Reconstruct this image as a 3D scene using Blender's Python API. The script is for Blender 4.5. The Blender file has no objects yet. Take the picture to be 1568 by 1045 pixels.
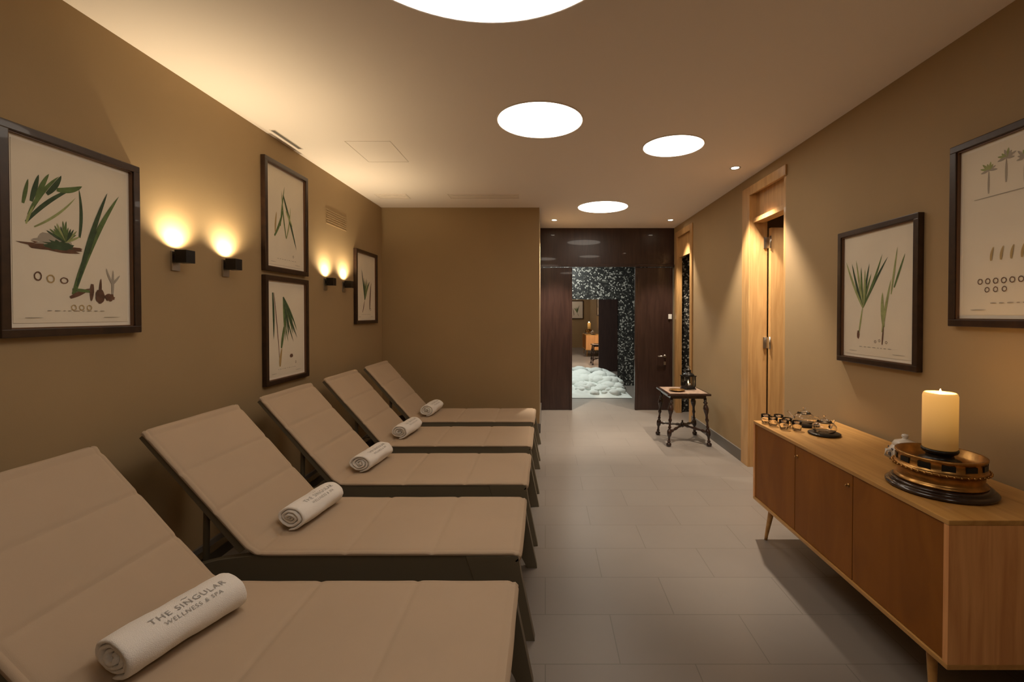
import bpy, bmesh, math, random
from mathutils import Vector, Matrix, noise
random.seed(7)
sc = bpy.context.scene
PI = math.pi

# ------------------------------------------------------------------ materials
def newmat(name):
    m = bpy.data.materials.new(name); m.use_nodes = True
    nt = m.node_tree
    return m, nt, nt.nodes["Principled BSDF"]

def simple(name, col, rough=0.5, metal=0.0, bump=0.0, bscale=200, coat=0.0, var=0.0, vscale=4.0):
    m, nt, b = newmat(name)
    b.inputs["Base Color"].default_value = (*col, 1)
    b.inputs["Roughness"].default_value = rough
    b.inputs["Metallic"].default_value = metal
    b.inputs["Coat Weight"].default_value = coat
    tc = nt.nodes.new("ShaderNodeTexCoord")
    if var > 0:
        n = nt.nodes.new("ShaderNodeTexNoise"); n.inputs["Scale"].default_value = vscale
        n.inputs["Detail"].default_value = 4
        nt.links.new(tc.outputs["Object"], n.inputs["Vector"])
        r = nt.nodes.new("ShaderNodeValToRGB")
        r.color_ramp.elements[0].position = 0.3; r.color_ramp.elements[1].position = 0.7
        r.color_ramp.elements[0].color = (*[c*(1-var) for c in col], 1)
        r.color_ramp.elements[1].color = (*[min(1, c*(1+var)) for c in col], 1)
        nt.links.new(n.outputs["Fac"], r.inputs["Fac"])
        nt.links.new(r.outputs["Color"], b.inputs["Base Color"])
    if bump > 0:
        n2 = nt.nodes.new("ShaderNodeTexNoise"); n2.inputs["Scale"].default_value = bscale
        nt.links.new(tc.outputs["Object"], n2.inputs["Vector"])
        bp = nt.nodes.new("ShaderNodeBump"); bp.inputs["Strength"].default_value = bump
        bp.inputs["Distance"].default_value = 0.002
        nt.links.new(n2.outputs["Fac"], bp.inputs["Height"])
        nt.links.new(bp.outputs["Normal"], b.inputs["Normal"])
    return m

def wood(name, c1, c2, rough=0.4, stretch=(1, 1, 12), scale=3.0, coat=0.1, spec=0.5):
    m, nt, b = newmat(name)
    tc = nt.nodes.new("ShaderNodeTexCoord"); mp = nt.nodes.new("ShaderNodeMapping")
    mp.inputs["Scale"].default_value = stretch
    nt.links.new(tc.outputs["Object"], mp.inputs["Vector"])
    n = nt.nodes.new("ShaderNodeTexNoise"); n.inputs["Scale"].default_value = scale
    n.inputs["Detail"].default_value = 6; n.inputs["Distortion"].default_value = 0.8
    nt.links.new(mp.outputs["Vector"], n.inputs["Vector"])
    r = nt.nodes.new("ShaderNodeValToRGB")
    r.color_ramp.elements[0].position = 0.32; r.color_ramp.elements[1].position = 0.68
    r.color_ramp.elements[0].color = (*c1, 1); r.color_ramp.elements[1].color = (*c2, 1)
    nt.links.new(n.outputs["Fac"], r.inputs["Fac"])
    nt.links.new(r.outputs["Color"], b.inputs["Base Color"])
    b.inputs["Roughness"].default_value = rough
    b.inputs["Coat Weight"].default_value = coat
    b.inputs["Specular IOR Level"].default_value = spec
    return m

def emis(name, col, strength):
    m, nt, b = newmat(name)
    b.inputs["Base Color"].default_value = (*col, 1)
    b.inputs["Emission Color"].default_value = (*col, 1)
    b.inputs["Emission Strength"].default_value = strength
    return m

M_WALL = simple("wall_paint", (0.378, 0.266, 0.138), 0.75, bump=0.12, bscale=180, var=0.03, vscale=2)
M_CEIL = simple("ceiling_paint", (0.88, 0.795, 0.72), 0.8)
M_TRIMLINE = simple("ceiling_trim_line", (0.74, 0.66, 0.58), 0.8)
M_BASE = simple("baseboard_paint", (0.15, 0.135, 0.12), 0.45)
M_OAK = wood("oak_v", (0.46, 0.26, 0.10), (0.62, 0.38, 0.16), 0.4, (9, 9, 0.8), 2.5)
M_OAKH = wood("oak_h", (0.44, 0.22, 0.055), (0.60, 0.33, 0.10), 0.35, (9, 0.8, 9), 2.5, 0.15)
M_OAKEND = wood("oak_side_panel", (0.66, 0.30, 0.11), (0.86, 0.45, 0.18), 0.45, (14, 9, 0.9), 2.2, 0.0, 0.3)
M_TEAK = wood("teak_veneer", (0.24, 0.082, 0.008), (0.31, 0.112, 0.012), 0.5, (9, 3, 0.8), 3, 0.0, 0.25)
M_DARKW = wood("wenge", (0.026, 0.012, 0.010), (0.045, 0.022, 0.017), 0.34, (9, 9, 0.8), 3, 0.2)
M_FRAME = wood("frame_wood", (0.020, 0.009, 0.005), (0.040, 0.018, 0.009), 0.35, (3, 3, 3), 6, 0.1)
M_FRAMEIN = simple("frame_inner_bronze", (0.13, 0.06, 0.025), 0.35)
M_PAPER = simple("paper", (0.78, 0.71, 0.58), 0.8, var=0.03, vscale=5)
M_MAT = simple("mat_board", (0.86, 0.80, 0.69), 0.8)
M_GREEN = simple("ink_green", (0.11, 0.17, 0.055), 0.8, var=0.3, vscale=30)
M_DGREEN = simple("ink_dark_green", (0.05, 0.085, 0.04), 0.8, var=0.3, vscale=30)
M_LGREEN = simple("ink_light_green", (0.32, 0.36, 0.15), 0.8, var=0.2, vscale=30)
M_BROWN = simple("ink_brown", (0.14, 0.07, 0.04), 0.8, var=0.3, vscale=30)
M_GREY = simple("ink_grey", (0.38, 0.34, 0.28), 0.8)
M_SAND = simple("ink_ochre", (0.45, 0.32, 0.14), 0.8)
M_SLING = simple("lounger_textile", (0.47, 0.36, 0.255), 0.8, bump=0.25, bscale=500, var=0.03, vscale=3)
M_LFRAME = simple("lounger_frame_resin", (0.16, 0.135, 0.09), 0.5)
M_TOWEL = simple("towel_cotton", (0.86, 0.83, 0.79), 0.95, bump=0.9, bscale=380)
M_TEXT = simple("towel_print", (0.36, 0.35, 0.34), 0.8)
M_BLACK = simple("black_metal", (0.012, 0.011, 0.010), 0.35, metal=0.3)
M_BRASS = simple("brass", (0.42, 0.23, 0.075), 0.32, metal=1.0, bump=0.3, bscale=60, var=0.3, vscale=25)
M_STEEL = simple("steel", (0.5, 0.48, 0.45), 0.3, metal=1.0)
M_TURNED = simple("turned_dark_wood", (0.022, 0.010, 0.008), 0.22, coat=0.4)
M_STONE = simple("table_top_stone", (0.34, 0.24, 0.18), 0.4, var=0.35, vscale=25)
M_CERAM = simple("white_ceramic", (0.75, 0.72, 0.66), 0.15)
M_CERDOT = simple("ceramic_pattern", (0.10, 0.10, 0.12), 0.2)
M_DISC = emis("ceiling_light_diffuser", (1.0, 0.88, 0.74), 9.5)
M_DISCN = emis("ceiling_light_diffuser_dim", (1.0, 0.885, 0.76), 3.4)
M_DISC_ADDED = emis("added_rear_diffuser", (1.0, 0.88, 0.74), 8.5)  # for the unseen disc added behind the camera to light the sideboard end
M_BULB = emis("bulb_glow", (1.0, 0.78, 0.45), 25)
M_SPOT = emis("spot_lens", (1.0, 0.85, 0.65), 30)
M_FLAME = emis("flame", (1.0, 0.62, 0.22), 12)
M_SWITCH = simple("white_plastic", (0.7, 0.7, 0.68), 0.3)
M_FOAM = simple("white_foam", (0.80, 0.85, 0.82), 0.9)

# glass
m, nt, b = newmat("clear_glass")
b.inputs["Base Color"].default_value = (1, 0.97, 0.93, 1)
b.inputs["Roughness"].default_value = 0.02
b.inputs["Transmission Weight"].default_value = 1.0
b.inputs["IOR"].default_value = 1.45
M_GLASS = m
# wax: light shining through it put in as emission, stronger towards the top
m, nt, b = newmat("candle_wax")
b.inputs["Base Color"].default_value = (0.78, 0.54, 0.27, 1)
b.inputs["Roughness"].default_value = 0.5
tc = nt.nodes.new("ShaderNodeTexCoord"); sp = nt.nodes.new("ShaderNodeSeparateXYZ")
nt.links.new(tc.outputs["Generated"], sp.inputs[0])
rr = nt.nodes.new("ShaderNodeValToRGB")
rr.color_ramp.elements[0].position = 0.1; rr.color_ramp.elements[0].color = (0.08, 0.08, 0.08, 1)
rr.color_ramp.elements[1].position = 0.95; rr.color_ramp.elements[1].color = (0.6, 0.6, 0.6, 1)
nt.links.new(sp.outputs[2], rr.inputs["Fac"])
b.inputs["Emission Color"].default_value = (1.0, 0.47, 0.09, 1)
nt.links.new(rr.outputs["Color"], b.inputs["Emission Strength"])
M_WAX = m
# mirror
M_MIRROR = simple("mirror_silver", (0.85, 0.85, 0.85), 0.01, metal=1.0)

# floor tiles
m, nt, b = newmat("floor_tiles")
tc = nt.nodes.new("ShaderNodeTexCoord")
br = nt.nodes.new("ShaderNodeTexBrick")
br.inputs["Color1"].default_value = (0.228, 0.200, 0.178, 1)
br.inputs["Color2"].default_value = (0.240, 0.212, 0.188, 1)
br.inputs["Mortar"].default_value = (0.165, 0.145, 0.125, 1)
br.inputs["Scale"].default_value = 1.0
br.inputs["Mortar Size"].default_value = 0.0023
br.inputs["Brick Width"].default_value = 0.6
br.inputs["Row Height"].default_value = 0.3
nt.links.new(tc.outputs["Object"], br.inputs["Vector"])
nn = nt.nodes.new("ShaderNodeTexNoise"); nn.inputs["Scale"].default_value = 5; nn.inputs["Detail"].default_value = 8
nt.links.new(tc.outputs["Object"], nn.inputs["Vector"])
mx = nt.nodes.new("ShaderNodeMix"); mx.data_type = 'RGBA'; mx.blend_type = 'MULTIPLY'
mx.inputs["Factor"].default_value = 0.35
hs = nt.nodes.new("ShaderNodeValToRGB")
hs.color_ramp.elements[0].color = (0.7, 0.7, 0.7, 1); hs.color_ramp.elements[1].color = (1, 1, 1, 1)
nt.links.new(br.outputs["Color"], mx.inputs["A"])
nt.links.new(nn.outputs["Fac"], hs.inputs["Fac"]); nt.links.new(hs.outputs["Color"], mx.inputs["B"])
nt.links.new(mx.outputs["Result"], b.inputs["Base Color"])
b.inputs["Roughness"].default_value = 0.36
M_FLOOR = m

# pebble mosaic
m, nt, b = newmat("pebble_mosaic")
tc = nt.nodes.new("ShaderNodeTexCoord")
vo = nt.nodes.new("ShaderNodeTexVoronoi"); vo.inputs["Scale"].default_value = 42
vo2 = nt.nodes.new("ShaderNodeTexVoronoi"); vo2.inputs["Scale"].default_value = 42; vo2.feature = 'DISTANCE_TO_EDGE'
nt.links.new(tc.outputs["Object"], vo.inputs["Vector"]); nt.links.new(tc.outputs["Object"], vo2.inputs["Vector"])
sp = nt.nodes.new("ShaderNodeSeparateXYZ"); nt.links.new(vo.outputs["Color"], sp.inputs[0])
r1 = nt.nodes.new("ShaderNodeValToRGB"); r1.color_ramp.interpolation = 'CONSTANT'
r1.color_ramp.elements[0].color = (0.014, 0.014, 0.013, 1)
r1.color_ramp.elements[1].position = 0.60; r1.color_ramp.elements[1].color = (0.08, 0.08, 0.07, 1)
e = r1.color_ramp.elements.new(0.78); e.color = (0.45, 0.44, 0.40, 1)
nt.links.new(sp.outputs[0], r1.inputs["Fac"])
r2 = nt.nodes.new("ShaderNodeValToRGB"); r2.color_ramp.elements[0].position = 0.04; r2.color_ramp.elements[1].position = 0.10
nt.links.new(vo2.outputs["Distance"], r2.inputs["Fac"])
mx = nt.nodes.new("ShaderNodeMix"); mx.data_type = 'RGBA'
mx.inputs["A"].default_value = (0.012, 0.012, 0.012, 1)
nt.links.new(r2.outputs["Color"], mx.inputs["Factor"]); nt.links.new(r1.outputs["Color"], mx.inputs["B"])
nt.links.new(mx.outputs["Result"], b.inputs["Base Color"])
b.inputs["Roughness"].default_value = 0.45
M_MOSAIC = m

# ------------------------------------------------------------------ mesh builder
class MB:
    def __init__(s):
        s.v = []; s.f = []; s.mi = []; s.sm = []; s.mats = []
    def idx(s, mat):
        if mat not in s.mats: s.mats.append(mat)
        return s.mats.index(mat)
    def add(s, verts, faces, mat, smooth=False, M=None):
        o = len(s.v); i = s.idx(mat)
        for p in verts:
            p = Vector(p)
            if M is not None: p = M @ p
            s.v.append(p)
        for f in faces:
            s.f.append([o+k for k in f]); s.mi.append(i); s.sm.append(smooth)
    def box(s, x0, x1, y0, y1, z0, z1, mat, bev=0.0, M=None):
        if bev <= 0:
            vs = [(x0,y0,z0),(x1,y0,z0),(x1,y1,z0),(x0,y1,z0),(x0,y0,z1),(x1,y0,z1),(x1,y1,z1),(x0,y1,z1)]
            fs = [(0,3,2,1),(4,5,6,7),(0,1,5,4),(1,2,6,5),(2,3,7,6),(3,0,4,7)]
            s.add(vs, fs, mat, False, M); return
        bm = bmesh.new(); bmesh.ops.create_cube(bm, size=1)
        for v in bm.verts:
            v.co = Vector(((x0+x1)/2+v.co.x*(x1-x0), (y0+y1)/2+v.co.y*(y1-y0), (z0+z1)/2+v.co.z*(z1-z0)))
        bmesh.ops.bevel(bm, geom=bm.edges[:], offset=bev, segments=2, affect='EDGES', profile=0.6)
        bm.verts.index_update()
        s.add([v.co.copy() for v in bm.verts], [[v.index for v in f.verts] for f in bm.faces], mat, False, M)
        bm.free()
    def lathe(s, prof, mat, c=(0,0,0), seg=28, M=None, smooth=True, cap=True):
        vs = []; fs = []
        n = len(prof)
        for (r, z) in prof:
            for k in range(seg):
                a = 2*PI*k/seg
                vs.append((c[0]+r*math.cos(a), c[1]+r*math.sin(a), c[2]+z))
        for i in range(n-1):
            for k in range(seg):
                k2 = (k+1) % seg
                fs.append((i*seg+k, i*seg+k2, (i+1)*seg+k2, (i+1)*seg+k))
        if cap:
            fs.append(tuple(range(seg))[::-1]); fs.append(tuple((n-1)*seg+k for k in range(seg)))
        s.add(vs, fs, mat, smooth, M)
    def tube(s, pts, rads, mat, seg=12, M=None):
        pts = [Vector(p) for p in pts]
        if not isinstance(rads, (list, tuple)): rads = [rads]*len(pts)
        vs = []; fs = []; n = len(pts)
        up = Vector((0.13, 0.31, 0.94))
        for i, p in enumerate(pts):
            t = (pts[min(i+1, n-1)]-pts[max(i-1, 0)]).normalized()
            a = t.cross(up)
            if a.length < 0.05: a = t.cross(Vector((1, 0, 0)))
            a.normalize(); bb = t.cross(a).normalized()
            for k in range(seg):
                an = 2*PI*k/seg
                vs.append(p+(a*math.cos(an)+bb*math.sin(an))*rads[i])
        for i in range(n-1):
            for k in range(seg):
                k2 = (k+1) % seg
                fs.append((i*seg+k, i*seg+k2, (i+1)*seg+k2, (i+1)*seg+k))
        fs.append(tuple(range(seg))[::-1]); fs.append(tuple((n-1)*seg+k for k in range(seg)))
        s.add(vs, fs, mat, True, M)
    def prismY(s, poly, y0, y1, mat, M=None):
        n = len(poly)
        vs = [(x, y0, z) for x, z in poly]+[(x, y1, z) for x, z in poly]
        fs = [tuple(range(n)), tuple(range(n, 2*n))[::-1]]
        for i in range(n):
            j = (i+1) % n
            fs.append((i, i+n, j+n, j))
        s.add(vs, fs, mat, False, M)
    def obj(s, name, loc=(0,0,0), rot=(0,0,0), parent=None, bevel=0.0):
        me = bpy.data.meshes.new(name)
        me.from_pydata([tuple(v) for v in s.v], [], s.f)
        for m_ in s.mats: me.materials.append(m_)
        for p, i, k in zip(me.polygons, s.mi, s.sm):
            p.material_index = i; p.use_smooth = k
        bm = bmesh.new(); bm.from_mesh(me)
        bmesh.ops.recalc_face_normals(bm, faces=bm.faces[:])
        bm.to_mesh(me); bm.free()
        o = bpy.data.objects.new(name, me)
        o.location = loc; o.rotation_euler = rot
        sc.collection.objects.link(o)
        if parent: o.parent = parent
        if bevel > 0:
            md = o.modifiers.new("bevel", 'BEVEL'); md.width = bevel; md.segments = 2; md.limit_method = 'ANGLE'
            md.angle_limit = math.radians(40)
        return o

def boxobj(name, x0, x1, y0, y1, z0, z1, mat, bev=0.0):
    mb = MB(); mb.box(x0, x1, y0, y1, z0, z1, mat, bev); return mb.obj(name)

def light(name, kind, loc, power, col, parent=None, **kw):
    l = bpy.data.lights.new(name, kind); l.energy = power; l.color = col
    for k, v in kw.items(): setattr(l, k, v)
    o = bpy.data.objects.new(name, l); sc.collection.objects.link(o)
    o.location = loc
    if parent: o.parent = parent
    return o

# ------------------------------------------------------------------ room shell
XL, XR, H = -1.92, 1.87, 2.65
YB, YE, XP = 5.35, 6.64, -0.07
Y0 = -1.3
boxobj("floor", -2.1, 3.4, Y0-0.15, 9.1, -0.12, 0.0, M_FLOOR)
boxobj("ceiling", -2.1, 3.4, Y0-0.15, 9.1, H, H+0.12, M_CEIL)
boxobj("wall_left", XL-0.15, XL, Y0-0.15, YB, 0, H, M_WALL)
boxobj("wall_back", XL-0.15, XP, YB, YE+0.12, 0, H, M_WALL)
boxobj("wall_rear", XL, 3.4, Y0-0.15, Y0, 0, H, M_WALL)
mb = MB()
D1a, D1b, D2a, D2b = 3.55, 4.18, 5.84, 6.45
TOP = 2.53
mb.box(XR, XR+0.15, Y0, D1a, 0, H, M_WALL)
mb.box(XR, XR+0.15, D1a, D1b, TOP, H, M_WALL)
mb.box(XR, XR+0.15, D1b, D2a, 0, H, M_WALL)
mb.box(XR, XR+0.06, D2a, D2b, TOP, H, M_WALL)
mb.box(XR, XR+0.06, D2b, YE+0.12, 0, H, M_WALL)
mb.obj("wall_right")
# side rooms behind the right wall
mb = MB()
mb.box(3.2, 3.35, 2.6, 5.5, 0, H, M_WALL)
mb.box(XR+0.15, 3.2, 2.5, 2.6, 0, H, M_WALL)
mb.box(XR+0.15, 3.2, 5.4, 5.5, 0, H, M_WALL)
mb.obj("wall_side_room")
mb = MB()
mb.box(XR+0.061, 3.2, 6.50, 6.56, 0, H, M_MOSAIC)
mb.box(3.1, 3.2, 5.5, 6.5, 0, H, M_MOSAIC)
mb.obj("wall_mosaic_side")
# far wet room
mb = MB()
mb.box(-0.5, 2.1, 8.9, 9.0, 0, H, M_MOSAIC)
mb.box(-0.5, -0.4, YE+0.12, 8.9, 0, H, M_MOSAIC)
mb.box(2.0, 2.1, YE+0.12, 8.9, 0, H, M_MOSAIC)
mb.obj("wall_mosaic_far")

# baseboards
def bb(name, *a): boxobj(name, *a, M_BASE, 0.002)
bb("baseboard_left", XL, XL+0.014, Y0, YB, 0, 0.11)
bb("baseboard_back", XL+0.014, XP+0.0, YB-0.014, YB, 0, 0.11)
bb("baseboard_passage", XP, XP+0.014, YB-0.014, YE-0.03, 0, 0.11)
mb = MB()
mb.box(XR-0.014, XR, Y0, D1a, 0, 0.11, M_BASE, 0.002)
mb.box(XR-0.014, XR, D1b+0.125, D2a-0.075, 0, 0.11, M_BASE, 0.002)
mb.obj("baseboard_right")

# ---- door 1 (open oak door in right wall)
mb = MB()
mb.box(XR-0.016, XR, D1b-0.03, D1b+0.12, 0, TOP+0.03, M_OAK, 0.003)
mb.box(XR-0.016, XR, D1a-0.02, D1b-0.03, TOP-0.05, TOP+0.03, M_OAK, 0.003)
mb.box(XR, XR+0.15, D1b-0.03, D1b, 0, TOP, M_OAK)
mb.box(XR, XR+0.15, D1a, D1a+0.03, 0, TOP, M_OAK)
mb.box(XR, XR+0.15, D1a+0.03, D1b-0.03, TOP-0.03, TOP, M_OAK)
mb.box(XR+0.05, XR+0.09, D1a+0.03, D1b-0.03, 2.27, TOP-0.03, M_OAK)
mb.box(XR+0.02, XR+0.12, D1a+0.03, D1b-0.03, 2.23, 2.27, M_OAK, 0.003)
mb.obj("trim_1")
mb = MB()
mb.box(2.03, 2.68, 4.105, 4.145, 0.008, 2.18, M_OAK, 0.002)
for z in (0.30, 1.14, 2.05):
    mb.box(1.985, 2.035, 4.140, 4.149, z-0.05, z+0.05, M_STEEL)
    mb.lathe([(0.008, -0.055), (0.008, 0.055)], M_STEEL, (2.024, 4.10, z), 10)
mb.lathe([(0.009, 0), (0.009, 0.05)], M_STEEL, (0, 0, 0), 10, Matrix.Translation((2.6, 4.105, 1.03)) @ Matrix.Rotation(PI/2, 4, 'X'))
mb.tube([(2.6, 4.055, 1.03), (2.48, 4.055, 1.03)], 0.009, M_STEEL)
mb.obj("door_1")
# ---- door 2 frame (far right wall)
mb = MB()
mb.box(XR-0.016, XR, D2a-0.07, D2a+0.02, 0, TOP+0.03, M_OAK, 0.003)
mb.box(XR-0.016, XR, D2b-0.02, D2b+0.06, 0, TOP+0.03, M_OAK, 0.003)
mb.box(XR-0.016, XR, D2a+0.02, D2b-0.02, TOP-0.05, TOP+0.03, M_OAK, 0.003)
mb.box(XR, XR+0.06, D2a, D2a+0.02, 0, TOP, M_OAK)
mb.box(XR, XR+0.06, D2b-0.02, D2b, 0, TOP, M_OAK)
mb.box(XR+0.02, XR+0.05, D2a+0.02, D2b-0.02, 2.2, TOP-0.02, M_OAK)
mb.obj("trim_2")
# ---- end wall dark timber
mb = MB()
mb.box(XP, XR, YE-0.02, YE+0.12, 2.10, H, M_DARKW)
mb.box(XP, XR, YE-0.045, YE-0.02, 2.085, 2.12, M_DARKW, 0.004)
mb.obj("wall_end_header")
def leaf(name, x0, x1, handle):
    mb = MB()
    mb.box(x0, x1, YE-0.02, YE+0.03, 0.004, 2.08, M_DARKW, 0.003)
    mb.box(x0+0.0, x0+0.035, YE-0.03, YE-0.02, 0.004, 2.08, M_DARKW, 0.002)
    mb.box(x1-0.035, x1, YE-0.03, YE-0.02, 0.004, 2.08, M_DARKW, 0.002)
    if handle:
        mb.lathe([(0.024, 0), (0.024, 0.008), (0.01, 0.01), (0.01, 0.05)], M_STEEL, (0,0,0), 16,
                 Matrix.Translation((1.74, YE-0.02, 0.79)) @ Matrix.Rotation(PI/2, 4, 'X'))
        mb.tube([(1.74, YE-0.07, 0.79), (1.63, YE-0.07, 0.79)], 0.010, M_STEEL)
        mb.box(1.725, 1.755, YE-0.028, YE-0.02, 0.66, 0.71, M_STEEL, 0.003)
    mb.obj(name)
leaf("door_2", XP+0.002, 0.39, False)
leaf("door_3", 1.305, XR-0.018, True)
boxobj("light_switch", 1.785, 1.835, YE-0.042, YE-0.031, 1.33, 1.40, M_SWITCH, 0.003)

# wet room contents
mb = MB()
mb.box(0.45, 1.41, 8.885, 8.899, 0.02, 1.69, M_MIRROR)
mb.obj("wall_mirror")
# foam bank: a low sheet with billows
mb = MB()
nx, ny = 60, 50
def fh(x, y):
    u = x/1.45; v = (y-7.55)/1.25
    if not (0 <= u <= 1 and 0 <= v <= 1): return 0.0
    edge = (min(1, 7*min(u, 1-u))*min(1, 6*v)*min(1, 14*(1-v)))**0.6
    side = 1.0 if x < 1.1 else max(0.4, 1-(x-1.1)*2.0)
    return edge*side*(0.06+0.22*v)
vs = []; fs = []
for j in range(ny+1):
    for i in range(nx+1):
        x = 1.45*i/nx; y = 7.55+1.25*j/ny
        n2 = 1-abs(noise.noise(Vector((x*7, y*7, 4.3))))*1.6
        h = fh(x, y)
        vs.append((x, y, 0.006+h*(0.7+0.4*n2)))
for j in range(ny):
    for i in range(nx):
        a = j*(nx+1)+i
        fs.append((a, a+1, a+nx+2, a+nx+1))
mb.add(vs, fs, M_FOAM, True)
rs = random.Random(5)
for k in range(90):
    x = rs.uniform(0.14, 1.34); y = rs.uniform(7.68, 8.64)
    h = fh(x, y); r = rs.uniform(0.06, 0.15)*(0.5+(y-7.55)/1.25*0.7)
    bm = bmesh.new(); bmesh.ops.create_icosphere(bm, subdivisions=3, radius=1.0)
    pts = []
    for v in bm.verts:
        q_ = v.co*(1+0.18*noise.noise(v.co*2.2+Vector((k, 0, 0))))
        pts.append((x+q_.x*r*1.25, y+q_.y*r*1.1, max(0.005, h*0.95+q_.z*r*0.75)))
    mb.add(pts, [[v.index for v in f.verts] for f in bm.faces], M_FOAM, True)
    bm.free()
mb.obj("ice_foam_mound")
light("wet_room_light", 'AREA', (0.35, 8.0, 2.6), 42, (0.97, 1.0, 0.92), shape='SQUARE', size=0.35)

# ------------------------------------------------------------------ ceiling lights
for (x, y, d) in [(-0.226, 1.385, 1.15), (-0.034, 2.96, 0.54), (0.95, 3.40, 0.43), (0.67, 5.32, 0.57), (0.75, -0.55, 0.6)]:  # last disc is out of view, added for light from behind
    mb = MB(); r = d/2
    mb.lathe([(r, -0.004), (r, 0.0)], M_DISCN if y == 1.385 else (M_DISC_ADDED if y < 0 else M_DISC), (0, 0, 0), 72, smooth=False)
    mb.lathe([(r+0.001, -0.001), (r+0.006, -0.006), (r+0.012, -0.004), (r+0.014, 0.0)], M_CEIL, (0, 0, 0), 72, cap=False)
    mb.obj("round_ceiling_light", (x, y, H))
def spot(x, y, power, ang=95, tilt=(0, 0, 0)):
    mb = MB()
    mb.lathe([(0.030, -0.001), (0.044, -0.006), (0.046, 0)], M_SWITCH, (0, 0, 0), 28, cap=False)
    mb.lathe([(0.031, -0.002), (0.031, 0)], M_SPOT, (0, 0, 0), 28, smooth=False)
    o = mb.obj("recessed_spotlight", (x, y, H))
    light("beam", 'SPOT', (0, 0, -0.02), power, (1.0, 0.83, 0.64), o, spot_size=math.radians(ang), spot_blend=0.5, shadow_soft_size=0.03).rotation_euler = tilt
spot(1.62, 3.90, 250, 84)
spot(0.12, 6.05, 240, 75)
spot(1.66, 6.05, 125, 75)
spot(2.45, 3.35, 55, 100, (0.25, 0, 0))  # unseen spotlight added in the side room to brighten the door leaf
# ceiling vents and access panel
def slot(name, x0, x1, y0, y1, fill):
    mb = MB(); t = 0.004 if fill is None else 0.006
    z0, z1 = H-0.002, H
    mt = M_TRIMLINE
    for a in [(x0, x1, y0, y0+t), (x0, x1, y1-t, y1), (x0, x0+t, y0+t, y1-t), (x1-t, x1, y0+t, y1-t)]:
        mb.box(*a, z0, z1, mt)
    if fill == 'dark':
        mb.box(x0+t, x1-t, y0+t, y1-t, H-0.002, H, M_BASE)
    elif fill == 'louv':
        k = 4
        for i in range(k):
            yy = y0+t+(i+0.5)*(y1-y0-2*t)/k
            mb.box(x0+t, x1-t, yy-0.003, yy+0.003, H-0.006, H, mt)
    mb.obj(name)
slot("ceiling_slot_vent", -1.87, -1.83, 3.10, 3.46, 'dark')
slot("ceiling_access_panel", -1.45, -1.12, 3.3, 3.75, None)
slot("ceiling_air_grille", -1.78, -1.45, 4.75, 4.93, 'louv')
slot("ceiling_air_grille", -1.02, -0.28, 4.75, 4.93, 'louv')
mb = MB()
for i in range(7):
    z = 2.20+i*0.02
    mb.box(XL, XL+0.003, 4.0, 4.40, z, z+0.008, M_WALL)
mb.obj("wall_air_grille")

# ------------------------------------------------------------------ sconces
def sconce(y, z):
    mb = MB()
    mb.box(0, 0.010, -0.026, 0.026, -0.075, 0.026, M_STEEL, 0.002)
    mb.box(0.010, 0.026, -0.012, 0.012, -0.018, 0.01, M_BLACK)
    a, t = 0.030, 0.003; c = 0.055
    mb.box(c-a, c+a, -a, -a+t, -0.032, 0.030, M_BLACK)
    mb.box(c-a, c+a, a-t, a, -0.032, 0.030, M_BLACK)
    mb.box(c-a, c-a+t, -a+t, a-t, -0.032, 0.030, M_BLACK)
    mb.box(c+a-t, c+a, -a+t, a-t, -0.032, 0.030, M_BLACK)
    mb.box(c-a, c+a, -a, a, -0.035, -0.032, M_BLACK)
    mb.lathe([(0.016, -0.032), (0.016, 0.005), (0.010, 0.016)], M_BULB, (c, 0, 0), 16)
    o = mb.obj("wall_sconce", (XL, y, z))
    light("glow", 'SPOT', (c-0.004, 0, 0.026), 20, (1.0, 0.79, 0.50), o, spot_size=math.radians(150), spot_blend=1.0,
          shadow_soft_size=0.02).rotation_euler = (PI, 0, 0)
for y in (2.36, 2.73, 3.97, 4.33):
    sconce(y, 1.70 if y < 3 else 1.685)

# ------------------------------------------------------------------ framed prints
def blade(mb, W, Hh, p0, p1, w, bend, mat, d):
    n = 12; P0 = Vector((p0[0]*W-W/2, p0[1]*Hh-Hh/2)); P1 = Vector((p1[0]*W-W/2, p1[1]*Hh-Hh/2))
    dr = P1-P0; pe = Vector((-dr.y, dr.x)); C = (P0+P1)/2+pe*bend
    vs = []; fs = []
    for i in range(n+1):
        t = i/n
        p = P0*(1-t)**2+C*2*t*(1-t)+P1*t*t
        tg = (C-P0)*(1-t)+(P1-C)*t; q = Vector((-tg.y, tg.x)).normalized()
        ww = w*W*0.5*(0.25+0.75*math.sin(PI*min(1, t*0.85+0.15)))*(1 if t < 0.9 else (1-t)/0.1+0.05)
        vs += [(p.x+q.x*ww, d, p.y+q.y*ww), (p.x-q.x*ww, d, p.y-q.y*ww)]
    for i in range(n): fs.append((2*i, 2*i+1, 2*i+3, 2*i+2))
    mb.add(vs, fs, mat)
def blob(mb, W, Hh, c, rx, ry, mat, d, jag=0.0, ring=False):
    n = 28; vs = []; cx, cy = c[0]*W-W/2, c[1]*Hh-Hh/2
    for i in range(n):
        a = 2*PI*i/n; j = 1+random.uniform(-jag, jag)
        vs.append((cx+rx*W*math.cos(a)*j, d, cy+ry*W*math.sin(a)*j))
    if ring:
        vs += [(cx+(v[0]-cx)*0.72, d, cy+(v[2]-cy)*0.72) for v in vs[:n]]
        mb.add(vs, [(i, (i+1) % n, n+(i+1) % n, n+i) for i in range(n)], mat)
    else:
        mb.add(vs, [tuple(range(n))], mat)
G, DG, LG, BR, GY, SD = M_GREEN, M_DGREEN, M_LGREEN, M_BROWN, M_GREY, M_SAND
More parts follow.
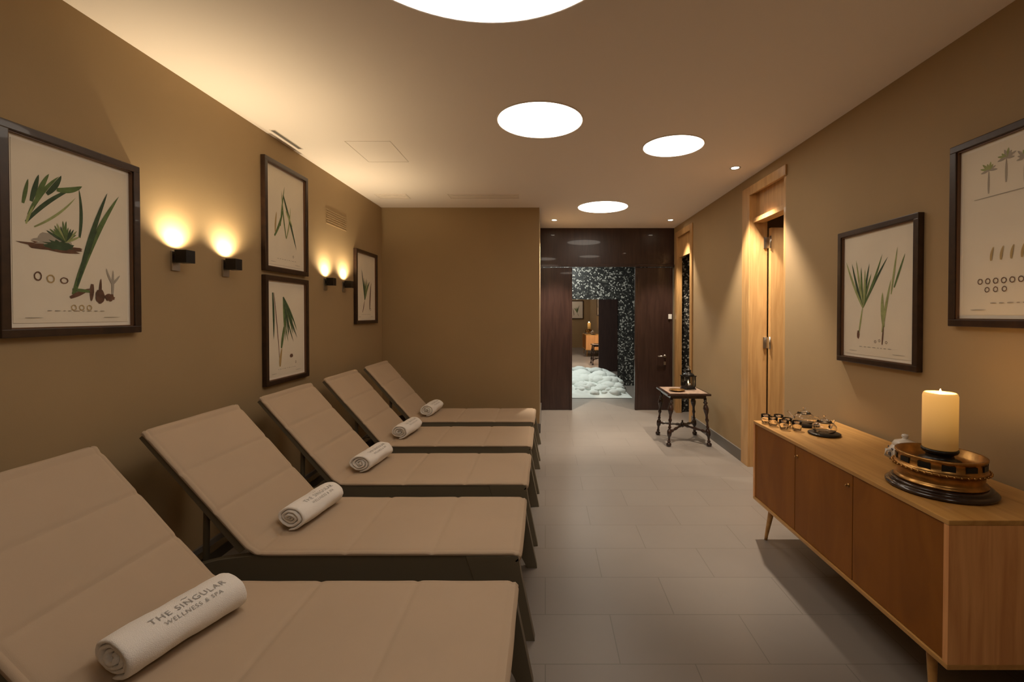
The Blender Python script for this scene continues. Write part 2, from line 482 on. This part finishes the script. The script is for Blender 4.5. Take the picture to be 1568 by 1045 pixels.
def caption(v=0.07, n=3):
    L = []
    x = 0.25
    while x < 0.75:
        w = random.uniform(0.02, 0.06); L.append(('b', (x, v), (x+w, v), 0.008, 0, GY)); x += w+0.02
    L.append(('b', (0.08, 0.03), (0.22, 0.03), 0.006, 0, GY)); L.append(('b', (0.75, 0.03), (0.92, 0.03), 0.006, 0, GY))
    return L
def fan(base, n, a0, a1, l0, l1, w, mats, bend=0.08):
    L = []
    for i in range(n):
        a = math.radians(a0+(a1-a0)*i/max(1, n-1)); l = random.uniform(l0, l1)
        L.append(('b', base, (base[0]+l*math.cos(a), base[1]+l*math.sin(a)*0.75), w, random.uniform(-bend, bend), random.choice(mats)))
    return L
ART = {}
ART[1] = ([('b', (0.10, 0.56), (0.50, 0.82), 0.035, 0.10, DG), ('b', (0.12, 0.60), (0.36, 0.86), 0.035, 0.1, G), ('b', (0.14, 0.68), (0.20, 0.84), 0.04, 0, DG), ('b', (0.18, 0.70), (0.28, 0.86), 0.04, 0.05, G),
   ('b', (0.26, 0.74), (0.38, 0.87), 0.045, -0.1, DG), ('b', (0.34, 0.78), (0.56, 0.84), 0.05, -0.15, G), ('b', (0.08, 0.66), (0.12, 0.80), 0.03, 0, G),
   ('b', (0.53, 0.52), (0.53, 0.82), 0.03, -0.08, DG), ('b', (0.10, 0.55), (0.16, 0.66), 0.02, 0.05, LG), ('b', (0.16, 0.54), (0.50, 0.76), 0.02, -0.1, LG),
   ('o', (0.31, 0.44), 0.24, 0.035, BR, 0.25), ('o', (0.31, 0.475), 0.16, 0.055, GY, 0.3), ('o', (0.36, 0.455), 0.12, 0.04, DG, 0.3)] +
  fan((0.40, 0.48), 14, 25, 155, 0.12, 0.2, 0.022, [G, DG, LG]) +
  [('b', (0.47, 0.17), (0.92, 0.84), 0.055, 0.07, G), ('b', (0.54, 0.32), (0.80, 0.84), 0.045, 0.03, DG), ('b', (0.50, 0.22), (0.70, 0.60), 0.03, 0.03, DG),
   ('b', (0.44, 0.15), (0.62, 0.21), 0.04, 0, BR), ('b', (0.46, 0.20), (0.66, 0.19), 0.03, 0, G),
   ('b', (0.64, 0.24), (0.63, 0.13), 0.04, 0, BR), ('b', (0.71, 0.15), (0.725, 0.28), 0.028, 0, BR), ('o', (0.715, 0.165), 0.045, 0.07, BR, 0.05),
   ('b', (0.84, 0.17), (0.85, 0.34), 0.025, 0, GY), ('b', (0.85, 0.24), (0.78, 0.35), 0.02, 0.1, GY), ('b', (0.85, 0.25), (0.92, 0.31), 0.02, 0, GY), ('o', (0.81, 0.16), 0.05, 0.035, BR, 0.15),
   ('r', (0.18, 0.265), 0.03, 0.04, BR), ('r', (0.28, 0.255), 0.032, 0.036, SD), ('r', (0.39, 0.25), 0.034, 0.028, BR),
   ('r', (0.47, 0.09), 0.024, 0.026, SD), ('r', (0.54, 0.09), 0.024, 0.026, SD), ('r', (0.61, 0.09), 0.024, 0.026, SD)])
ART[2] = ([('b', (0.5, 0.30), (0.38, 0.80), 0.03, 0.05, G), ('b', (0.5, 0.30), (0.62, 0.66), 0.03, -0.1, LG), ('b', (0.18, 0.30), (0.42, 0.62), 0.05, -0.1, G),
   ('b', (0.20, 0.34), (0.24, 0.56), 0.04, 0.05, SD), ('b', (0.42, 0.76), (0.80, 0.20), 0.05, 0.02, DG), ('b', (0.5, 0.60), (0.68, 0.45), 0.04, 0, LG),
   ('b', (0.34, 0.42), (0.46, 0.86), 0.03, 0.03, G), ('r', (0.7, 0.12), 0.02, 0.02, BR)])
ART[3] = ([('b', (0.15, 0.9), (0.30, 0.1), 0.020, 0.02, BR), ('b', (0.12, 0.90), (0.14, 0.4), 0.05, 0.03, DG)] +
   fan((0.40, 0.86), 16, -86, -50, 0.45, 0.75, 0.035, [DG, G, DG]) + [('b', (0.34, 0.3), (0.42, 0.55), 0.06, 0, G), ('b', (0.30, 0.1), (0.36, 0.3), 0.06, 0.1, SD), ('o', (0.62, 0.2), 0.05, 0.03, BR, 0.2), ('r', (0.75, 0.12), 0.02, 0.02, BR)])
ART[4] = fan((0.42, 0.3), 7, 55, 105, 0.4, 0.7, 0.05, [G, DG, LG]) + [('b', (0.7, 0.15), (0.8, 0.6), 0.05, 0.05, BR), ('b', (0.3, 0.1), (0.42, 0.3), 0.03, 0, BR), ('r', (0.75, 0.15), 0.03, 0.03, BR)]
ART[5] = (fan((0.30, 0.40), 9, 55, 118, 0.35, 0.65, 0.034, [G, DG, LG]) +
   [('b', (0.24, 0.18), (0.30, 0.42), 0.025, 0, LG), ('o', (0.23, 0.17), 0.022, 0.05, BR, 0.1), ('b', (0.60, 0.20), (0.72, 0.62), 0.035, 0.03, LG), ('b', (0.62, 0.24), (0.60, 0.52), 0.05, 0.05, LG),
    ('b', (0.72, 0.5), (0.80, 0.86), 0.025, 0, LG), ('b', (0.76, 0.55), (0.90, 0.80), 0.025, 0, G), ('b', (0.60, 0.1), (0.62, 0.26), 0.02, 0, BR), ('r', (0.56, 0.13), 0.015, 0.015, BR), ('r', (0.66, 0.12), 0.015, 0.015, BR), ('r', (0.5, 0.12), 0.015, 0.015, BR)])
ART[6] = []
for px_, h_ in ((0.22, 0.86), (0.36, 0.90), (0.50, 0.87), (0.66, 0.9)):
    ART[6] += [('b', (px_, h_-0.14), (px_, h_), 0.018, 0, GY)] + fan((px_, h_), 8, -10, 190, 0.05, 0.08, 0.02, [LG, GY])
ART[6] += [('b', (0.1, 0.70), (0.8, 0.70), 0.006, 0, GY), ('b', (0.62, 0.54), (0.92, 0.30), 0.08, 0.1, DG), ('b', (0.60, 0.36), (0.92, 0.42), 0.05, 0.1, G)]
for i in range(6): ART[6].append(('r', (0.16+i*0.065, 0.20), 0.022, 0.024, BR))
for i in range(3): ART[6].append(('r', (0.22+i*0.07, 0.15), 0.02, 0.022, BR))
ART[6] += [('b', (0.25+0.08*i, 0.32), (0.27+0.08*i, 0.40), 0.02, 0.1, SD) for i in range(5)]
for k in (1, 2, 3, 4, 5, 6): ART[k] += caption()

def picture(wall, ya, yb, z0, z1, art):
    W, Hh = abs(yb-ya), z1-z0
    fw, dp = 0.032, 0.032
    mb = MB(); x0, x1, a, c = -W/2, W/2, -Hh/2, Hh/2
    mb.box(x0, x1, -dp, 0, c-fw, c, M_FRAME, 0.004); mb.box(x0, x1, -dp, 0, a, a+fw, M_FRAME, 0.004)
    mb.box(x0, x0+fw, -dp, 0, a+fw-0.004, c-fw+0.004, M_FRAME, 0.004); mb.box(x1-fw, x1, -dp, 0, a+fw-0.004, c-fw+0.004, M_FRAME, 0.004)
    g = 0.006
    f2 = fw-0.002
    mb.box(x0+f2, x1-f2, -dp+0.008, -0.002, c-f2-g, c-f2, M_FRAMEIN); mb.box(x0+f2, x1-f2, -dp+0.008, -0.002, a+f2, a+f2+g, M_FRAMEIN)
    mb.box(x0+f2, x0+f2+g, -dp+0.008, -0.002, a+f2, c-f2, M_FRAMEIN); mb.box(x1-f2-g, x1-f2, -dp+0.008, -0.002, a+f2, c-f2, M_FRAMEIN)
    i_ = fw-0.003
    mb.box(x0+i_, x1-i_, -0.010, -0.002, a+i_, c-i_, M_MAT)
    pm = fw+0.020
    mb.box(x0+pm, x1-pm, -0.012, -0.010, a+pm, c-pm, M_PAPER)
    PW, PH = W-2*pm, Hh-2*pm; d = -0.0124
    for e in art:
        d -= 0.00004
        if e[0] == 'b': blade(mb, PW, PH, e[1], e[2], e[3], e[4], e[5], d)
        elif e[0] == 'o': blob(mb, PW, PH, e[1], e[2], e[3], e[4], d, e[5])
        else: blob(mb, PW, PH, e[1], e[2], e[3], e[4], d, 0.03, True)
    cy = (ya+yb)/2; cz = (z0+z1)/2
    if wall == 'L': mb.obj("framed_botanical_print", (XL, cy, cz), (0, 0, PI/2))
    elif wall == 'R': mb.obj("framed_botanical_print", (XR, cy, cz), (0, 0, -PI/2))
    else: mb.obj("framed_botanical_print", (cy, Y0, cz), (0, 0, PI))
picture('L', 1.58, 2.13, 1.315, 2.085, ART[1])
picture('L', 3.08, 3.64, 1.70, 2.48, ART[2])
picture('L', 3.08, 3.64, 0.905, 1.67, ART[3])
picture('L', 4.56, 5.14, 1.30, 2.065, ART[4])
picture('R', 2.25, 2.87, 1.11, 1.905, ART[5])
picture('R', 1.46, 2.08, 1.345, 2.155, ART[6])
picture('B', 1.0, 1.6, 1.2, 1.98, ART[4])

# ------------------------------------------------------------------ loungers
HX, TZ = -1.25, 0.385
def resample(pts, step):
    out = [Vector(pts[0])]; s_acc = [0.0]; tot = 0
    for a, b_ in zip(pts[:-1], pts[1:]):
        a = Vector(a); b_ = Vector(b_); L = (b_-a).length; n = max(1, int(L/step))
        for i in range(1, n+1):
            out.append(a.lerp(b_, i/n)); s_acc.append(tot+L*i/n)
        tot += L
    return out, s_acc, tot
def lounger(y_far, W=0.60):
    mb = MB(); y0 = y_far-W
    ang = math.atan2(0.51, -0.455); dx, dz = math.cos(ang), math.sin(ang)
    base = [(-0.118, 0.335), (-0.103, 0.348), (-0.100, 0.366), (-0.112, 0.380), (-0.135, TZ), (HX+0.05, TZ-0.002), (HX+0.015, TZ+0.003), (HX-0.02, TZ+0.025)]
    T = Vector((HX-0.02, TZ+0.025)); E = T+Vector((dx, dz))*0.655
    base += [tuple(E), tuple(E+Vector((-0.012, 0.002))), tuple(E+Vector((-0.020, -0.010)))]
    pts, sa, tot = resample(base, 0.008)
    N = len(pts); seams = [0.07, 0.43, 0.80, 1.17, 1.42, 1.64, tot-0.055]
    K = 34; top = []; fs = []
    nor = []
    for i in range(N):
        t = (pts[min(i+1, N-1)]-pts[max(0, i-1)]).normalized()
        nor.append(Vector((t.y, -t.x)))
    def yv(k):
        e = [0, 0.006, 0.014, 0.020, 0.026, 0.034]
        if k < 6: return e[k]
        if k > K-6: return W-e[K-k]
        return 0.034+(k-5)*(W-0.068)/(K-10)
    for i in range(N):
        for k in range(K+1):
            y = yv(k); q = min(y, W-y)
            h = 0.0
            d = min(abs(sa[i]-s_) for s_ in seams)
            h -= 0.0045*math.exp(-(d/0.010)**2)
            h -= 0.004*math.exp(-((q-0.020)/0.006)**2)
            h += 0.003*min(1, d/0.1)*min(1, q/0.1)
            h -= 0.008*math.exp(-(q/0.006)**2)
            h += 0.0025*noise.noise(Vector((pts[i].x*6, (y+y_far)*6, pts[i].y*6)))
            p = pts[i]+nor[i]*h
            top.append((p.x, y0+y, p.y))
    off = len(top); bot = []
    for i in range(N):
        p = pts[i]-nor[i]*0.016
        bot += [(p.x, y0, p.y), (p.x, y0+W, p.y)]
    for i in range(N-1):
        for k in range(K):
            a = i*(K+1)+k; fs.append((a, a+1, a+K+2, a+K+1))
        b0 = off+2*i
        fs.append((b0, b0+2, b0+3, b0+1))
        fs.append((i*(K+1), (i+1)*(K+1), b0+2, b0))
        fs.append((i*(K+1)+K, b0+1, b0+3, (i+1)*(K+1)+K))
    mb.add(top+bot, fs, M_SLING, True)
    # frame
    zt = TZ-0.018
    rail = [(-0.125, zt), (HX, zt), (-1.40, zt-0.02), (-1.62, 0.29), (-1.62, 0.225), (-1.35, 0.215), (-0.9, 0.225), (-0.30, 0.235), (-0.15, 0.27)]
    fl = [(-0.115, zt-0.001), (-0.34, zt-0.001), (-0.30, 0.25), (-0.20, 0.20), (-0.100, 0.0), (-0.045, 0.0), (-0.102, 0.28)]
    rl = [(-1.38, 0.33), (-1.56, 0.31), (-1.645, 0.0), (-1.585, 0.0), (-1.49, 0.18), (-1.38, 0.22)]
    for a, b_ in ((y0+0.004, y0+0.040), (y0+W-0.040, y0+W-0.004)):
        mb.prismY(rail, a, b_, M_LFRAME)
        mb.prismY(fl, a-0.004 if a < y0+0.1 else a, b_ if a < y0+0.1 else b_+0.004, M_LFRAME)
        mb.prismY(rl, a+0.002, b_-0.002, M_LFRAME)
        u = Vector((dx, dz)); nn_ = Vector((-dz, dx))
        if nn_.y > 0: nn_ = -nn_
        A = T+nn_*0.016; B = E+nn_*0.016-u*0.004
        mb.prismY([tuple(A), tuple(B), tuple(B+nn_*0.022), tuple(A+nn_*0.035)], a+0.001, b_-0.001, M_LFRAME)
    # cross members & adjustable prop
    mb.box(-0.165, -0.125, y0+0.03, y0+W-0.03, 0.28, 0.362, M_LFRAME, 0.004)
    mb.box(-1.61, -1.56, y0+0.03, y0+W-0.03, 0.23, 0.285, M_LFRAME, 0.004)
    mb.box(HX-0.02, HX+0.02, y0+0.03, y0+W-0.03, 0.31, 0.35, M_LFRAME, 0.004)
    mb.box(-0.72, -0.68, y0+0.03, y0+W-0.03, 0.30, 0.345, M_LFRAME, 0.004)
    mid = T+Vector((dx, dz))*0.30+nn_*0.03
    for yy in (y0+0.07, y0+W-0.07):
        mb.tube([(-1.50, yy, 0.275), (mid.x, yy, mid.y)], 0.013, M_LFRAME, 10)
    mb.tube([(mid.x, y0+0.03, mid.y), (mid.x, y0+W-0.03, mid.y)], 0.012, M_LFRAME, 10)
    return mb.obj("sun_lounger", bevel=0.003)
FAR = [1.73+0.797*i for i in range(5)]
for f in FAR: lounger(f)

# ------------------------------------------------------------------ towels
def textmesh(body, size, spacing=1.0):
    c = bpy.data.curves.new("tmp_text", 'FONT'); c.body = body; c.size = size; c.align_x = 'CENTER'; c.align_y = 'CENTER'
    c.space_line = 1.1; c.space_character = spacing; c.resolution_u = 3
    o = bpy.data.objects.new("tmp_text", c); sc.collection.objects.link(o)
    bpy.context.view_layer.update()
    dg = bpy.context.evaluated_depsgraph_get(); me = bpy.data.meshes.new_from_object(o.evaluated_get(dg))
    vs = [v.co.copy() for v in me.vertices]; fs = [tuple(p.vertices) for p in me.polygons]
    bpy.data.objects.remove(o); bpy.data.meshes.remove(me)
    return vs, fs
TXT = [textmesh("THE SINGULAR", 0.029, 1.15), textmesh("WELLNESS & SPA", 0.020, 1.15), textmesh("~", 0.035)]
def towel(x, y, rotz, R=0.068, L=0.33, sx=1.18, sz=0.85):
    mb = MB(); turns = 3.6; p = 0.0165; th = 0.0145
    n = int(turns*40)
    ys = [-L/2, -L/2+0.004, -L/2+0.011]+[-L/2+0.011+(L-0.022)*k/16 for k in range(1, 16)]+[L/2-0.011, L/2-0.004, L/2]
    ks = [0.35, 0.8]+[1.0]*17+[0.8, 0.35]
    secs = list(zip(ys, ks))
    vs = []; fs = []; S = len(secs)
    def wob(a, yy):
        return 0.0055*noise.noise(Vector((math.cos(a)*1.4+x*3, yy*11+y*5, math.sin(a)*1.4)))+0.002*noise.noise(Vector((math.cos(a)*4, yy*35+y*5, math.sin(a)*4)))
    for i in range(n+1):
        ph = 2*PI*i/40; a = -PI/2+ph; r = R-p*ph/(2*PI)
        tfac = 1.0 if i > 3 else 0.4+0.2*i
        for yy, k in secs:
            w = 0.006*math.sin(ph*0.8+x*7+y*3)*min(1, abs(yy)/(L/2))**3
            mid_ = r-th/2+wob(a, yy)
            ro = mid_+th/2*k; ri = mid_-th/2*k*tfac
            vs.append((ro*math.cos(a)*sx, yy+w, ro*math.sin(a)*sz)); vs.append((ri*math.cos(a)*sx, yy+w, ri*math.sin(a)*sz))
    st = 2*S
    for i in range(n):
        for k in range(S-1):
            a = i*st+2*k
            fs.append((a, a+2, a+st+2, a+st)); fs.append((a+1, a+st+1, a+st+3, a+3))
        a = i*st; fs.append((a, a+st, a+st+1, a+1))
        a = i*st+2*(S-1); fs.append((a, a+1, a+st+1, a+st))
    for i in (0, n):
        for k in range(S-1):
            a = i*st+2*k; fs.append((a, a+1, a+3, a+2))
    mb.add(vs, fs, M_TOWEL, True)
    for (tv, tf), dv in ((TXT[0], 0.004), (TXT[1], -0.024), (TXT[2], 0.030)):
        out = []
        for v in tv:
            a = math.radians(64)+(v.y+dv)/R
            ph = a+PI/2
            r = R-p*ph/(2*PI)+0.0020+wob(a, v.x+0.015)
            out.append((r*math.cos(a)*sx, v.x+0.015, r*math.sin(a)*sz))
        mb.add(out, tf, M_TEXT)
    return mb.obj("rolled_towel", (x, y, TZ+0.003+R*sz), (0, 0, rotz))
towel(-1.145, FAR[0]-0.325, math.radians(-18), 0.073, 0.345)
towel(-1.175, FAR[1]-0.25, math.radians(-7))
towel(-1.170, FAR[2]-0.27, math.radians(-6))
towel(-1.168, FAR[3]-0.29, math.radians(-5))
towel(-1.165, FAR[4]-0.27, math.radians(-4))

# ------------------------------------------------------------------ sideboard
SX0, SX1, SY0, SY1, SZ0, SZ1 = 1.33, 1.84, 1.49, 2.90, 0.22, 0.72
mb = MB()
mb.box(SX0, SX1, SY0, SY1, SZ1-0.018, SZ1, M_OAKH, 0.003)
mb.box(SX0, SX1, SY0, SY1, SZ0, SZ0+0.018, M_OAKH, 0.003)
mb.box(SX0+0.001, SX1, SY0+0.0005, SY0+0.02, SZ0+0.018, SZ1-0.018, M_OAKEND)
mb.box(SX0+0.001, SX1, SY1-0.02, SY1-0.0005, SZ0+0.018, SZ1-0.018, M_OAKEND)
mb.box(SX1-0.015, SX1-0.003, SY0+0.02, SY1-0.02, SZ0+0.018, SZ1-0.018, M_OAKH)
dl = (SY1-SY0-0.04)/3
for i in range(3):
    a = SY0+0.02+i*dl+0.002
    mb.box(SX0+0.006, SX0+0.026, a, a+dl-0.004, SZ0+0.020, SZ1-0.020, M_TEAK, 0.002)
RX = Matrix.Rotation(-PI/2, 4, 'Y')
for ky in (SY0+0.02+2*dl-0.02, SY0+0.02+dl+0.03):
    mb.lathe([(0.009, 0), (0.009, 0.002), (0.004, 0.003), (0.003, 0.008), (0.005, 0.010), (0.005, 0.013), (0.002, 0.014)], M_BRASS, (0, 0, 0), 16,
             Matrix.Translation((SX0+0.006, ky, 0.645)) @ RX)
for lx in (SX0+0.06, SX1-0.07):
    for ly, s_ in ((SY0+0.13, -1), (SY1-0.13, 1)):
        sx = -0.02 if lx < 1.5 else 0.02
        mb.tube([(lx, ly, SZ0+0.002), (lx+sx*0.1, ly+s_*0.003, SZ0-0.02), (lx+sx, ly+s_*0.03, 0.03), (lx+sx*1.1, ly+s_*0.034, 0.0)],
                [0.019, 0.018, 0.010, 0.009], M_OAKH, 16)
mb.obj("sideboard")

# brass warmer with candle
wx, wy = 1.54, 1.77
mb = MB(); q = 0.86
def sc_(pr): return [(r*q, z) for r, z in pr]
mb.lathe(sc_([(0.10, 0), (0.186, 0), (0.200, 0.006), (0.200, 0.012), (0.190, 0.018), (0.178, 0.021), (0.184, 0.026), (0.172, 0.032), (0.02, 0.032)]), M_TURNED, (0, 0, 0), 56)
mb.lathe(sc_([(0.158, 0.032), (0.166, 0.035), (0.166, 0.040), (0.156, 0.044), (0.153, 0.050), (0.155, 0.078), (0.162, 0.082), (0.170, 0.088), (0.162, 0.094), (0.157, 0.095), (0.158, 0.130),
          (0.163, 0.133), (0.163, 0.139), (0.150, 0.139), (0.146, 0.112), (0.10, 0.104), (0.02, 0.104)]), M_BRASS, (0, 0, 0), 56)
for i in range(44):
    a = 2*PI*i/44
    mb.lathe([(0.0005, -0.005), (0.004, -0.003), (0.005, 0), (0.004, 0.003), (0.0005, 0.005)], M_BRASS, (0.171*q*math.cos(a), 0.171*q*math.sin(a), 0.088), 8)
for i in range(12):
    a = 2*PI*i/12
    M_ = Matrix.Rotation(a, 4, 'Z')
    mb.box(0.1555*q, 0.1600*q, -0.020, 0.020, 0.104, 0.124, M_BLACK, 0.001, M_)
mb.lathe([(0.060, 0.104), (0.066, 0.108), (0.066, 0.114), (0.046, 0.120), (0.042, 0.135), (0.054, 0.143), (0.058, 0.150), (0.058, 0.156), (0.02, 0.156)], M_BLACK, (0, 0, 0), 40)
mb.obj("brass_warmer_tray", (wx, wy, SZ1))
mb = MB(); cr = 0.055
mb.lathe([(cr-0.004, 0), (cr, 0.004), (cr, 0.205), (cr-0.003, 0.215), (cr-0.007, 0.218), (cr-0.010, 0.215), (cr-0.013, 0.199), (0.02, 0.191), (0.001, 0.190)], M_WAX, (0, 0, 0), 48)
mb.tube([(0, 0, 0.189), (0, 0, 0.203)], 0.002, M_BLACK, 8)
mb.lathe([(0.001, 0.199), (0.006, 0.205), (0.007, 0.212), (0.004, 0.222), (0.0008, 0.232)], M_FLAME, (0, 0, 0), 16)
o = mb.obj("pillar_candle", (wx, wy, SZ1+0.157))
light("flame_glow", 'POINT', (0, 0, 0.243), 1.2, (1.0, 0.60, 0.25), o, shadow_soft_size=0.012)

# patterned ceramic sugar pot
mb = MB()
mb.lathe([(0.03, 0), (0.045, 0.008), (0.056, 0.03), (0.055, 0.05), (0.042, 0.068), (0.040, 0.070), (0.043, 0.073), (0.035, 0.085), (0.012, 0.093), (0.008, 0.097), (0.013, 0.104), (0.010, 0.111), (0.001, 0.113)], M_CERAM, (0, 0, 0), 32)
for i in range(7):
    a = 2*PI*i/7
    for zz, rr_, ss in ((0.036, 0.0565, 0.009), (0.018, 0.0500, 0.006), (0.055, 0.0535, 0.005)):
        aa = a+zz*9
        M_ = Matrix.Translation((rr_*math.cos(aa), rr_*math.sin(aa), zz)) @ Matrix.Rotation(aa, 4, 'Z') @ Matrix.Rotation(PI/2, 4, 'Y')
        mb.lathe([(ss, -0.001), (ss, 0.0012), (ss*0.5, 0.0018)], M_CERDOT, (0, 0, 0), 12, M_)
mb.tube([(-0.05, 0, 0.05), (-0.075, 0, 0.055), (-0.078, 0, 0.035), (-0.052, 0, 0.022)], 0.005, M_CERAM, 10)
o = mb.obj("ceramic_sugar_pot", (1.635, 2.06, SZ1)); o.scale = (1.15, 1.15, 1.2)

# glass teapots on trivets
def teapot(x, y, s_, rot):
    mb = MB()
    mb.lathe([(0.01, 0), (0.075, 0), (0.082, 0.004), (0.082, 0.010), (0.075, 0.013), (0.01, 0.013)], M_BLACK, (0, 0, 0), 32)
    mb.lathe([(0.035, 0.0135), (0.052, 0.018), (0.062, 0.036), (0.060, 0.052), (0.045, 0.068), (0.036, 0.073), (0.034, 0.073), (0.043, 0.066), (0.058, 0.051), (0.060, 0.036), (0.050, 0.020), (0.01, 0.017)], M_GLASS, (0, 0, 0), 32)
    mb.lathe([(0.037, 0.0735), (0.038, 0.077), (0.025, 0.086), (0.007, 0.090), (0.005, 0.096), (0.009, 0.102), (0.006, 0.108), (0.001, 0.109)], M_GLASS, (0, 0, 0), 24)
    mb.tube([(0.058, 0, 0.035), (0.078, 0, 0.042), (0.088, 0, 0.060), (0.098, 0, 0.070)], [0.010, 0.008, 0.006, 0.005], M_GLASS, 12)
    mb.tube([(-0.055, 0, 0.058), (-0.080, 0, 0.062), (-0.090, 0, 0.048), (-0.080, 0, 0.030), (-0.060, 0, 0.026)], 0.004, M_GLASS, 10)
    o = mb.obj("glass_teapot", (x, y, SZ1), (0, 0, rot)); o.scale = (s_, s_, s_)
teapot(1.585, 2.78, 1.0, 2.2)
teapot(1.575, 2.56, 1.0, 0.5)
for (x, y) in ((1.375, 2.83), (1.385, 2.76), (1.41, 2.68), (1.45, 2.82), (1.455, 2.73), (1.47, 2.65)):
    mb = MB()
    mb.lathe([(0.018, 0), (0.022, 0.002), (0.026, 0.03), (0.027, 0.055), (0.0255, 0.055), (0.024, 0.030), (0.019, 0.005), (0.001, 0.004)], M_GLASS, (0, 0, 0), 24)
    mb.obj("tea_glass", (x, y, SZ1))

# ------------------------------------------------------------------ turned side table
mb = MB()
tx0, tx1, ty0, ty1, tz = 1.29, 1.75, 4.78, 5.28, 0.56
mb.box(tx0, tx1, ty0, ty1, tz-0.025, tz-0.002, M_TURNED, 0.006)
mb.box(tx0+0.03, tx1-0.03, ty0+0.03, ty1-0.03, tz-0.004, tz, M_STONE, 0.001)
mb.box(tx0+0.04, tx1-0.04, ty0+0.04, ty1-0.04, tz-0.06, tz-0.025, M_TURNED, 0.003)
prof = [(0.010, 0), (0.022, 0.004), (0.028, 0.018), (0.024, 0.034), (0.012, 0.042), (0.018, 0.050), (0.018, 0.056), (0.011, 0.064), (0.013, 0.10), (0.022, 0.115), (0.025, 0.13), (0.025, 0.16), (0.020, 0.172),
        (0.011, 0.185), (0.018, 0.20), (0.012, 0.212), (0.011, 0.25), (0.020, 0.275), (0.013, 0.295), (0.014, 0.33), (0.026, 0.365), (0.030, 0.395), (0.022, 0.425), (0.013, 0.440), (0.022, 0.452), (0.022, 0.462), (0.014, 0.47), (0.018, 0.505)]
cs = [(tx0+0.05, ty0+0.05, -1, -1), (tx1-0.05, ty0+0.05, 1, -1), (tx0+0.05, ty1-0.05, -1, 1), (tx1-0.05, ty1-0.05, 1, 1)]
for x, y, a, b_ in cs:
    Sh = Matrix.Identity(4); Sh[0][2] = -0.07*a; Sh[1][2] = -0.07*b_
    mb.lathe(prof, M_TURNED, (0, 0, 0), 18, Matrix.Translation((x+0.035*a, y+0.035*b_, 0)) @ Sh)
cx, cy = (tx0+tx1)/2, (ty0+ty1)/2
for x, y, a, b_ in cs:
    P = Vector((x+0.025*a, y+0.025*b_, 0.145)); Q = Vector((cx, cy, 0.175))
    ts = [0, 0.1, 0.2, 0.28, 0.36, 0.5, 0.62, 0.7, 0.8, 0.9, 1.0]; rs_ = [0.01, 0.011, 0.018, 0.010, 0.012, 0.016, 0.012, 0.010, 0.017, 0.011, 0.016]
    mb.tube([P.lerp(Q, t) for t in ts], rs_, M_TURNED, 12)
mb.lathe([(0.005, -0.03), (0.018, -0.022), (0.026, 0), (0.018, 0.022), (0.008, 0.03), (0.012, 0.042), (0.002, 0.052)], M_TURNED, (cx, cy, 0.175), 16)
mb.obj("turned_leg_side_table")
# lantern
mb = MB(); a = 0.042
mb.box(-0.05, 0.05, -0.05, 0.05, 0, 0.010, M_BLACK, 0.003)
mb.box(-0.044, 0.044, -0.044, 0.044, 0.010, 0.030, M_BLACK, 0.003)
for sx in (-a, a):
    for sy in (-a, a):
        mb.box(sx-0.005, sx+0.005, sy-0.005, sy+0.005, 0.030, 0.125, M_BLACK)
for s_ in (-a, a):
    for k in (-0.02, 0.0, 0.02):
        mb.box(s_-0.0015, s_+0.0015, k-0.002, k+0.002, 0.03, 0.125, M_BLACK)
        mb.box(k-0.002, k+0.002, s_-0.0015, s_+0.0015, 0.03, 0.125, M_BLACK)
mb.box(-0.052, 0.052, -0.052, 0.052, 0.125, 0.133, M_BLACK, 0.002)
mb.lathe([(0.055, 0.133), (0.045, 0.148), (0.026, 0.160), (0.022, 0.178), (0.030, 0.180), (0.012, 0.192), (0.004, 0.198)], M_BLACK, (0, 0, 0), 20)
mb.tube([(0.018*math.cos(t*PI/8), 0, 0.212+0.018*math.sin(t*PI/8)) for t in range(17)], 0.002, M_BLACK, 8)
mb.lathe([(0.020, 0.030), (0.020, 0.055), (0.002, 0.055)], M_CERAM, (0, 0, 0), 16)
mb.lathe([(0.001, 0.056), (0.005, 0.062), (0.004, 0.070), (0.001, 0.082)], M_FLAME, (0, 0, 0), 12)
o = mb.obj("candle_lantern", (1.605, 5.10, tz), (0, 0, 0.3)); o.scale = (1.25, 1.25, 1.15)
mb = MB()
mb.lathe([(0.03, 0), (0.06, 0.003), (0.085, 0.014), (0.088, 0.015), (0.082, 0.017), (0.058, 0.007), (0.001, 0.005)], M_BRASS, (0, 0, 0), 32)
mb.obj("copper_dish", (1.44, 4.96, tz+0.001))

# ------------------------------------------------------------------ world
w = bpy.data.worlds.new("world"); sc.world = w; w.use_nodes = True
bg = w.node_tree.nodes["Background"]
bg.inputs[0].default_value = (1.0, 0.75, 0.5, 1); bg.inputs[1].default_value = 0.02

# ------------------------------------------------------------------ camera
cam = bpy.data.cameras.new("camera"); co = bpy.data.objects.new("camera", cam)
sc.collection.objects.link(co); sc.camera = co
cam.lens = 16; cam.sensor_width = 36; cam.clip_start = 0.05
co.location = (0, 0, 1.4)
co.rotation_euler = (math.radians(90-0.8), 0, 0)
cam.shift_x = -0.0325; cam.shift_y = -0.0200
sc.view_settings.view_transform = 'Standard'
